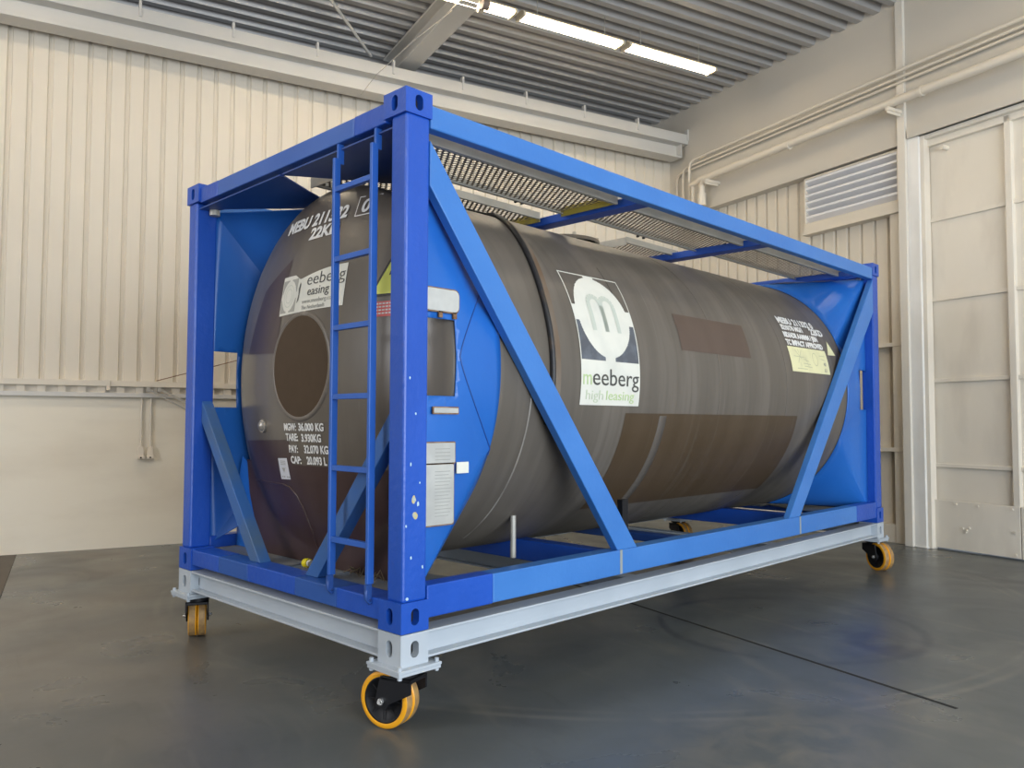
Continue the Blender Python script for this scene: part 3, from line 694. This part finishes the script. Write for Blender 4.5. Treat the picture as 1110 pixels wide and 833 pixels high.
text('easing', .075, g(1.175, 1.738), INK, parent=hl, width=.215)
text('www.meeberg.com', .038, g(1.225, 1.692), INKF, parent=hl, width=.33)
text('The Netherlands', .036, g(1.225, 1.655), INKF, parent=hl, width=.24)
def th(body, y, z, size, width, bold=.003, shear=0): text(body, size, g(y, z), WHITEP, parent=head, width=width, bold=bold, shear=shear)
th('MEBU 211332', 1.620, 2.190, .108, .685, .004, .12); th('22KD', 1.285, 2.100, .100, .31, .004, .12)
th('0', .815, 2.195, .115, .07, shear=.1)
b = MB()
for (y0, z0, y1, z1) in ((.862, 2.175, .70, 2.181), (.862, 2.295, .70, 2.301), (.862, 2.175, .856, 2.30), (.706, 2.175, .70, 2.30)):
    b.add([H_(y0, z0, .005), H_(y1, z0, .005), H_(y1, z1, .005), H_(y0, z1, .005)], [(0, 1, 2, 3)])
b.build('check_digit_box', WHITEP, head, fix=False)
th('MGW:', 1.396, .937, .06, .145, .002); th('36.000 KG', 1.223, .937, .062, .255, .002)
th('TARE:', 1.383, .876, .06, .145, .002); th('3.930KG', 1.200, .873, .062, .20, .002)
th('PAY:', 1.358, .806, .06, .105, .002); th('32.070 KG', 1.183, .806, .064, .24, .002)
th('CAP:', 1.350, .740, .06, .12, .002); th('20.093 L', 1.168, .740, .064, .20, .002)
sk = hq([(1.524, .633), (1.396, .637), (1.408, .767), (1.530, .763)], mat('grey_white_sticker', (.62, .64, .68), .5), 'inspection_sticker', .003)
b = MB()
for z in (.745, .735, .725): b.add([H_(y, zz, .0045) for y, zz in ((1.50, z), (1.43, z), (1.43, z+.004), (1.50, z+.004))], [(0, 1, 2, 3)])
b.add([H_(y, zz, .0045) for y, zz in ((1.49, .705), (1.445, .705), (1.467, .675))], [(0, 1, 2)])
for y in (1.50, 1.475, 1.435, 1.415): b.add([H_(a, zz, .0045) for a, zz in ((y, .645), (y-.012, .645), (y-.012, .655), (y, .655))], [(0, 1, 2, 3)])
b.build('sticker_print', INKF, sk, fix=False)
# yellow hazard triangle with a lightning bolt and a red note below it
ty, tz, tw, thh = .447, 1.684, .30, .255
b = MB(); b.sheet(lambda a, c: H_(ty+tw/2*(1-c)-a*tw*(1-c), tz+thh*c, .003), 14, 14); hz = b.build('hazard_triangle', YELLOWV, head, fix=False)
b = MB()
for p, q in (((ty+tw/2+.012, tz-.006), (ty-tw/2-.012, tz-.006)), ((ty+tw/2+.012, tz-.006), (ty, tz+thh+.012)), ((ty-tw/2-.012, tz-.006), (ty, tz+thh+.012))):
    L_ = math.hypot(q[0]-p[0], q[1]-p[1]); n_ = (-(q[1]-p[1])/L_*.006, (q[0]-p[0])/L_*.006)
    for k in range(8):
        A = (p[0]+(q[0]-p[0])*k/8, p[1]+(q[1]-p[1])*k/8); B_ = (p[0]+(q[0]-p[0])*(k+1)/8, p[1]+(q[1]-p[1])*(k+1)/8)
        b.add([H_(A[0]-n_[0], A[1]-n_[1], .005), H_(B_[0]-n_[0], B_[1]-n_[1], .005), H_(B_[0]+n_[0], B_[1]+n_[1], .005), H_(A[0]+n_[0], A[1]+n_[1], .005)], [(0, 1, 2, 3)])
b.add([H_(y, z, .005) for y, z in ((.492, 1.785), (.47, 1.855), (.463, 1.85), (.478, 1.79))], [(0, 1, 2, 3)]); b.add([H_(y, z, .005) for y, z in ((.492, 1.785), (.43, 1.80), (.432, 1.812), (.48, 1.80))], [(0, 1, 2, 3)])
b.add([H_(y, z, .005) for y, z in ((.445, 1.81), (.452, 1.75), (.438, 1.75), (.432, 1.81))], [(0, 1, 2, 3)]); b.add([H_(y, z, .005) for y, z in ((.468, 1.76), (.447, 1.715), (.425, 1.765))], [(0, 1, 2)])
b.build('lightning_bolt', BLACK, hz, fix=False)
rn = hq([(.572, 1.560), (.33, 1.556), (.33, 1.640), (.577, 1.643)], REDV, 'warning_note', .003)
b = MB()
for k in range(4):
    for j in range(9):
        y = .562-j*.024; z = 1.572+k*.018; b.add([H_(a, c, .0045) for a, c in ((y, z), (y-.018, z), (y-.018, z+.008), (y, z+.008))], [(0, 1, 2, 3)])
b.build('note_print', WHITEP, rn, fix=False)

# ---- end gussets and collars
def gusset(i, j):
    """folded side plate: from the post (x .16) flat to the tank collar, then curved along the collar to x .70"""
    sx = (lambda x: x) if i == 0 else (lambda x: W-x); sy = (lambda y: y) if j == 0 else (lambda y: D-y)
    XE = .70; NT = 84; NA = 10; NB = 6; vs = []
    for k in range(NT+1):
        th = 78-(120 if i == 0 else 152)*k/NT
        zp = 2.44 if th > 26 else (.15 if th < -24 else .15+(2.44-.15)*(th+24)/50)
        xi = .405+.295*min(1, abs(th-2)/24)**1.3                # fold curve between flat plate and collar
        A = Vector((.155, .092, zp)); Bm = Vector(cs(xi, th, .006)); E_ = Vector(cs(XE, th, .006))
        for a in range(NA+1): vs.append(A.lerp(Bm, a/NA))
        for a in range(1, NB+1): vs.append(Vector(cs(xi+(XE-xi)*a/NB, th, .006)))
    n = NA+NB+1
    bm = bmesh.new(); V_ = [bm.verts.new(p) for p in vs]
    for k in range(NT):
        for a in range(n-1):
            q = [V_[k*n+a], V_[k*n+a+1], V_[(k+1)*n+a+1], V_[(k+1)*n+a]]
            bm.faces.new(q)
    bmesh.ops.remove_doubles(bm, verts=bm.verts, dist=.0005)
    wz0, wz1, wx = (1.122, 1.512, .385) if j == 0 else (1.088, 1.475, .350)
    for co, no in (((0, 0, wz0), (0, 0, 1)), ((0, 0, wz1), (0, 0, 1)), ((wx, 0, 0), (1, 0, 0))):
        bmesh.ops.bisect_plane(bm, geom=bm.verts[:]+bm.edges[:]+bm.faces[:], plane_co=co, plane_no=no, dist=1e-5)
    kill = [f for f in bm.faces if f.calc_center_median().x < wx and wz0 < f.calc_center_median().z < wz1]
    bmesh.ops.delete(bm, geom=kill, context='FACES')
    for v in bm.verts: v.co = (sx(v.co.x), sy(v.co.y), v.co.z)
    bmesh.ops.recalc_face_normals(bm, faces=bm.faces)
    for f in bm.faces: f.smooth = True
    me = bpy.data.meshes.new('end_gusset'); bm.to_mesh(me); bm.free(); me.materials.append(BLUEG)
    try: me.set_sharp_from_angle(angle=rad(14))
    except Exception: pass
    o = bpy.data.objects.new('end_gusset', me); COL.objects.link(o); o.parent = tank
    k = o.modifiers.new('t', 'SOLIDIFY'); k.thickness = .006; k.offset = 0
    if i == 1:
        if j == 0: MB().box(W-.42, W-.15, .150, .156, 1.08, 1.56).build('window_backing', BLUED, o)
        return o
    pts = []
    for t_ in range(-24, 27, 2):
        p = cs(.405+.295*min(1, abs(t_-2)/24)**1.3, t_, .010); pts.append((sx(p[0]), sy(p[1]), p[2]))
    MB().tube(pts, .0035, 6).build('weld_seam', BLUED, o)
    return o
gus = {}
for i in (0, 1):
    for j in (0, 1): gus[(i, j)] = gusset(i, j)
# collar ring above and below (top and bottom saddle plates)
for i in (0, 1):
    s = (lambda x: x) if i == 0 else (lambda x: W-x)
    for j in (0, 1):
        t = (lambda y: y) if j == 0 else (lambda y: D-y)
        # horizontal corner plate below the roof
        q = MB(); q.prism([(s(.03), t(.10)), (s(.03), t(1.205)), (s(.058), t(1.205)), (s(.32), t(1.04)), (s(.60), t(.88)), (s(.58), t(.72)), (s(.36), t(.49)), (s(.153), t(.26)), (s(.12), t(.10))], 'z', 2.436, 2.444); q.build('corner_plate', BLUED, tank)
        q = MB(); q.prism([(s(.15), t(.11)), (s(.15), t(1.10)), (s(.38), t(1.05)), (s(.62), t(.70)), (s(.70), t(.11))], 'z', .118, .126); q.build('floor_plate', DUSTB, tank)
    x0, x1 = sorted((s(.15), s(.44)))
    q = MB(); q.box(x0, x1, 1.10, D-1.10, .100, .112); q.build('floor_plate', DUSTB, tank)
    
    if i == 0:
        for j in (1,):
            t = (lambda y: y) if j == 0 else (lambda y: D-y)
            pts = [(t(.135), .13), (t(.135), .22), (t(.118), .50), (t(.20), .75), (t(.29), .70), (t(.335), .5), (t(.50), .13)]
            q = MB(); q.prism(pts, 'x', .340, .346); q.build('saddle_plate', BLUEG, tank)
# straight lower apron of the front head cladding
def wsk(z): return .72+(.89-.72)*(z-.13)/.37 if z < .5 else .89+.05*(z-.5)/.25
q = MB(); q.sheet(lambda a, c: (min(hx(YC+(2*a-1)*wsk(.13+.60*c), .13+.60*c), .335)-.003, YC+(2*a-1)*wsk(.13+.60*c), .13+.60*c), 60, 24)
o = q.build('head_apron', MAROON, head, fix=False)
# plates on the near gusset
g0 = gus[(0, 0)]
def plate(x0, x1, z0, z1, y=.078, m=STEEL, name='data_plate', n=6, rim=True, rr=.02):
    b = MB(); pts = []
    for cx, cz, a0 in ((x1-rr, z1-rr, 0), (x0+rr, z1-rr, 90), (x0+rr, z0+rr, 180), (x1-rr, z0+rr, 270)):
        for k in range(n): a = rad(a0+90*k/(n-1)); pts.append((cx+rr*cos(a), cz+rr*sin(a)))
    b.prism(pts, 'y', y-.004, y+.002); o = b.build(name, m, g0, bevel=.001)
    if rim:
        b = MB(); k = .006; pp = [((px-(x0+x1)/2)*(1+2*k/(x1-x0))+(x0+x1)/2, (pz-(z0+z1)/2)*(1+2*k/(z1-z0))+(z0+z1)/2) for px, pz in pts]
        b.prism(pp, 'y', y, y+.008); b.build('plate_backing', RUST, o)
    return o
plate(.17, .398, 1.548, 1.660, y=.060, rr=.03); plate(.24, .40, 1.036, 1.062, y=.062, rr=.004)
pl1 = plate(.17, .393, .785, .886, rr=.008); pl2 = plate(.17, .385, .478, .778, rr=.012); o = plate(.405, .487, .728, .786, rr=.003, rim=False, m=WHITE, name='paper_label')
b = MB()
for k in range(14): z = .52+k*.017; b.box(.26, .35 + .02*(k % 3)/2, .0733, .0739, z, z+.0035)
b.build('engraved_text', INKF, pl2)
b = MB()
for k in range(4): z = .80+k*.018; b.box(.26, .36, .0733, .0739, z, z+.0035)
b.build('engraved_text', INKF, pl1)
b = MB()
for x in (.28, .375): b.box(x-.012, x+.012, .060, .070, 1.516, 1.548)
b.build('rust_bracket', RUST, g0)

# ---- ladder on the front end
lad = empty('ladder', (0, 0, 0)); lad.parent = tank
BLUELD = mat('ladder_blue_paint', (.020, .105, .44), .4, noise=[((4, 4, 3), (.028, .125, .50), .4, .7)])
for y in (.262, .598):
    b = MB(); b.box(-.012, .026, y-.011, y+.011, .20, 2.385); b.build('ladder_rail', BLUELD, lad, bevel=.003)
    b = MB(); b.box(-.022, .012, y-.014, y+.002, .13, .20); b.tube([(.0, y+.0, .20), (-.02, y-.01, .16), (-.02, y-.012, .13), (.0, y-.012, .11), (.02, y-.01, .12)], .008, 8); b.build('ladder_hook', BLUED, lad)
    b = MB(); b.box(.016, .05, y-.004, y+.014, 2.36, 2.466); b.build('ladder_hook', BLUELD, lad)
for z in (.385, .752, 1.120, 1.480, 1.842, 2.215):
    b = MB(); b.box(-.008, .020, .272, .588, z-.014, z+.014); b.build('rung', BLUELD, lad, bevel=.002)

# ---- walkway gratings
def grating(x0, x1, y0, y1, z, nm='walkway', yel=False, side=True):
    o = empty(nm, (0, 0, 0)); o.parent = tank
    for ya, yb, yc_, yd, lo in ((y0-.004, y0, y0, y0+.02, .045 if y0 < .5 else .02), (y1, y1+.004, y1-.02, y1, .022)):
        e = MB(); e.prism([(ya, z-lo), (yb, z-lo), (yb, z+.03), (ya, z+.03)], 'x', x0, x1); e.box(x0, x1, yc_, yd, z-lo, z-lo+.005); e.build('side_channel', GALV, o)
    for xx in (x0, x1): MB().box(xx-.004, xx+.004, y0, y1, z-.04, z+.025).build('walkway_end', YELP if yel and xx == x1 else GALV, o)
    e = MB(); rows = int((y1-y0)/.030); dy = (y1-y0)/rows; nx = int((x1-x0)/.042); dx = (x1-x0)/nx
    for r in range(rows):
        for k in range(nx):                                   # plate cell with a long hexagonal opening, rows staggered
            cx = x0+dx*(k+.5)+(dx*.5 if r % 2 and k < nx-1 else 0); cy = y0+dy*(r+.5)
            l_, r_ = cx-dx/2, min(cx+dx/2, x1)
            o8 = [(r_, cy), (r_, cy+dy/2), (cx, cy+dy/2), (l_, cy+dy/2), (l_, cy), (l_, cy-dy/2), (cx, cy-dy/2), (r_, cy-dy/2)]
            a_, b_ = dx*.37, dy*.33
            i8 = [(cx+a_, cy), (cx+a_*.45, cy+b_), (cx, cy+b_), (cx-a_*.45, cy+b_), (cx-a_, cy), (cx-a_*.45, cy-b_), (cx, cy-b_), (cx+a_*.45, cy-b_)]
            zz = [z-.0012*(1 if p[1] > cy else (-1 if p[1] < cy else 0)) for p in i8]
            e.add([(p[0], p[1], z) for p in o8]+[(p[0], p[1], q_) for p, q_ in zip(i8, zz)], [(m, (m+1) % 8, 8+(m+1) % 8, 8+m) for m in range(8)])
    g = e.build('perforated_tread', GRATE, o, fix=False); k = g.modifiers.new('t', 'SOLIDIFY'); k.thickness = .0015
    return o
grating(.20, 1.96, .222, .720, 2.50, yel=True); grating(2.14, 3.80, .240, .700, 2.50); grating(3.90, 5.72, .235, .690, 2.50)
grating(.34, 1.96, .93, 1.40, 2.50, yel=True); grating(3.02, 3.80, .93, 1.40, 2.50)
b = MB()
for x in (1.50, 1.56, 2.9, 2.98): b.cyl((x, .716, 2.48), (x, .735, 2.48), .010, 8)
b.build('walkway_bolt', CASTB, tank)

# ---- small fittings under and at the front of the tank
b = MB(); b.cyl((1.20, .45, .42), (1.20, .45, .165), .018, 12); b.build('drain_pipe', GALV, tank)
b = MB(); b.box(1.80, 1.86, .07, .11, .2, .50); b.build('support_bracket', CASTB, tank)
b = MB(); b.cyl((.24, 1.235, .152), (.24, 1.195, .155), .027, 16); b.cyl((.24, 1.195, .155), (.24, 1.175, .155), .020, 12, 1); b.build('drain_cap', [YCAP, WHITE], tank)
b = MB(); b.cyl((.30, .40, .13), (.30, .40, .48), .016, 12); b.build('drain_pipe', WHITE, tank)
b = MB(); random.seed(3)
for k in range(26):
    y = .30+random.random()*.62; b.tube([(.30+random.random()*.1, y, .13), (.28+random.random()*.1, y+random.uniform(-.06, .06), .16+random.random()*.03), (.26+random.random()*.1, y+random.uniform(-.1, .1), .135)], .003, 5)
o = b.build('dry_debris', mat('dry_straw', (.20, .16, .10), .8), tank); o['kind'] = 'stuff'
b = MB(); b.cyl((.12, 2.27, 2.40), (.12, 2.27, 2.47), .035, 14); b.build('rail_plug', GALV, tank)
# paint chips on the near post and casting
chips = [(.075, .62, .012, .020), (.083, .545, .016, .018), (.10, .60, .007, .012), (.055, .79, .005, .010), (.082, 1.03, .005, .007), (.06, .35, .005, .008), (.04, .16, .010, .008), (.03, .5, .004, .007), (.13, .30, .005, .009), (.045, 1.20, .004, .008), (.11, .70, .004, .006)]
YC1, YC2 = mat('chip_primer_yellow', (.62, .45, .10), .7, noise=[((60, 60, 60), (.40, .45, .42), .4, .6)]), mat('chip_pale', (.45, .62, .72), .6)
b = MB()
for n_, (x, z, rx, rz) in enumerate(chips):
    k = 9; pts = [(x+rx*cos(2*pi*a/k)*random.uniform(.7, 1.2), z+rz*sin(2*pi*a/k)*random.uniform(.7, 1.2)) for a in range(k)]
    b.prism(pts, 'y', .0065, .009, 0 if n_ < 2 else 1)
b.build('paint_chip', [YC1, YC2], tank)

# ------------------------------------------------------------------ grey wheeled dolly
dolly = empty('transport_dolly', (0, 0, ZF))
tag(dolly, 'light grey steel dolly frame on four yellow wheeled casters carrying the tank container', 'dolly')
def dz(o): o.location.z -= ZF; return o                        # meshes are written in world heights
for i in (0, 1):
    for j in (0, 1):
        dz(casting('dolly_corner_block', i, j, -.152, .150, GREY, parent=dolly))
        cx = .09 if i == 0 else W-.09; cy = .09 if j == 0 else D-.09
        b = MB(); b.box(cx-.128, cx+.128, cy-.128, cy+.128, -.166, -.152); b.box(cx-.125, cx+.125, cy-.125, cy+.125, -.182, -.167)
        pl = dz(b.build('mounting_plate', GREY, dolly, bevel=.002))
        b = MB()
        for px in (-.11, .11):
            for py in (-.11, .11): b.cyl((cx+px, cy+py, -.195), (cx+px, cy+py, -.135), .011, 6, smooth=False)
        b.build('mounting_bolt', GREY, pl)
def ibeam(name, a, bb, along, y0, y1, z0=-.134, z1=-.004, tf=.012, tw=.010):
    b = MB(); m = (y0+y1)/2
    for w0, w1, q0, q1 in ((y0, y1, z1-tf, z1), (y0, y1, z0, z0+tf), (m-tw/2, m+tw/2, z0+tf, z1-tf)):
        if along == 'x': b.box(a, bb, w0, w1, q0, q1)
        else: b.box(w0, w1, a, bb, q0, q1)
    return dz(b.build(name, GREY, dolly, bevel=.003))
ibeam('long_beam', .166, W-.166, 'x', .006, .126); ibeam('long_beam', .166, W-.166, 'x', D-.126, D-.006)
ibeam('end_beam', .179, D-.179, 'y', .006, .126); ibeam('end_beam', .179, D-.179, 'y', W-.126, W-.006)
for x in (2.0, 4.0): ibeam('cross_beam', .07, D-.07, 'y', x-.05, x+.05, -.128, -.012)

def caster(px, py, az, trail, proto=[None]):
    """az = direction of the axle (outer face), trail azimuth; wheel centre offset from the swivel"""
    rw = .136; sw = empty('caster', (px, py, -.182-ZF)); sw.parent = dolly
    sw.rotation_euler = (0, 0, rad(trail))                     # local x = trailing direction, y = axle
    hc = ZF+rw+.182                                            # wheel centre height in local z
    b = MB(); b.cyl((0, 0, -.018), (0, 0, 0), .085, 28); b.cyl((0, 0, -.035), (0, 0, -.018), .07, 28); b.build('swivel_plate', CASTB, sw, bevel=.002)
    off = .080; b = MB()
    b.prism([(-.085, -.072), (.085, -.072), (.085, .072), (-.085, .072)], 'z', -.052, -.034)
    for sy in (-1, 1):
        y0, y1 = sorted((sy*.062, sy*.072))
        b.prism([(-.085, -.034), (.090, -.034), (off+.040, hc-.01), (off+.028, hc-.035), (off-.028, hc-.035), (off-.045, hc-.01), (-.085, -.10)], 'y', y0, y1)
    b.build('caster_fork', CASTB, sw, bevel=.003)
    for sy in (-1, 1):
        Y = Matrix.Translation((off, 0, hc)) @ Matrix.Rotation(rad(90), 4, 'X')
        y0 = sy*.029
        X_ = Matrix.Translation((off, y0, hc)) @ Matrix.Rotation(rad(-90*sy), 4, 'X')
        prof = [(.108, .0255), (.112, .027), (.128, .027), (.1335, .022), (rw, .014), (rw, -.018), (.132, -.026), (.108, -.027)]
        b = MB(); b.lathe(prof[:4], X_, 56, 0); b.lathe(prof[3:6], X_, 56, 1); b.lathe(prof[5:], X_, 56, 0)
        ty_ = b.build('tyre', [TYRE, TREAD], sw)
        b = MB(); b.lathe([(.0, .012), (.03, .012), (.034, .014), (.034, .022), (0.0, .024)], X_, 32); b.lathe([(.03, .010), (.096, .014), (.100, .024), (.109, .026), (.109, -.02), (.0, -.02)], X_, 56)
        for k in range(8):
            a = k*pi/4; b.add([tuple(X_ @ Vector(p)) for p in [(.03*cos(a)-.003*sin(a), .03*sin(a)+.003*cos(a), .021), (.092*cos(a)-.003*sin(a), .092*sin(a)+.003*cos(a), .021), (.092*cos(a)+.003*sin(a), .092*sin(a)-.003*cos(a), .021), (.03*cos(a)+.003*sin(a), .03*sin(a)-.003*cos(a), .021)]], [(0, 1, 2, 3)])
        b.build('wheel_hub', CASTB, sw)
    b = MB()
    for sy in (-1, 1): b.cyl((off, sy*.072, hc), (off, sy*.084, hc), .016, 6, smooth=False); b.cyl((off, sy*.084, hc), (off, sy*.094, hc), .009, 12)
    b.build('axle_bolt', ZINC, sw)
    return sw
caster(.095, .095, 0, 108); caster(.09, 2.345, 0, 64); caster(W-.065, .075, 0, 242); caster(W-.10, D-.10, 0, 250)

# ------------------------------------------------------------------ separate loose repeated bits into parts of their own
def explode(o):
    bm = bmesh.new(); bm.from_mesh(o.data); bmesh.ops.remove_doubles(bm, verts=bm.verts, dist=1e-5); bm.verts.ensure_lookup_table()
    seen = set(); isl = []
    for v in bm.verts:
        if v.index in seen: continue
        st = [v]; seen.add(v.index); grp = []
        while st:
            a = st.pop(); grp.append(a)
            for e in a.link_edges:
                c = e.other_vert(a)
                if c.index not in seen: seen.add(c.index); st.append(c)
        isl.append(grp)
    if len(isl) < 2: bm.free(); return
    for n_, grp in enumerate(isl):
        ix = {v.index: k for k, v in enumerate(grp)}
        fs = [f for f in bm.faces if f.verts[0].index in ix]
        me = bpy.data.meshes.new(o.data.name); me.from_pydata([v.co[:] for v in grp], [], [[ix[v.index] for v in f.verts] for f in fs])
        for m in o.data.materials: me.materials.append(m)
        me.polygons.foreach_set('material_index', [f.material_index for f in fs]); me.polygons.foreach_set('use_smooth', [f.smooth for f in fs]); me.update()
        if n_ == 0: first = me
        else: c = o.copy(); c.data = me; COL.objects.link(c)
    o.data = first; bm.free()
for o in list(bpy.data.objects):
    if o.type == 'MESH' and o.name.split('.')[0] in ('paint_chip', 'rust_bracket', 'weld_seam', 'manway_bolt', 'mounting_bolt', 'walkway_bolt', 'rivet', 'suspension_rod', 'axle_bolt', 'emblem_field', 'lightning_bolt'):
        explode(o)
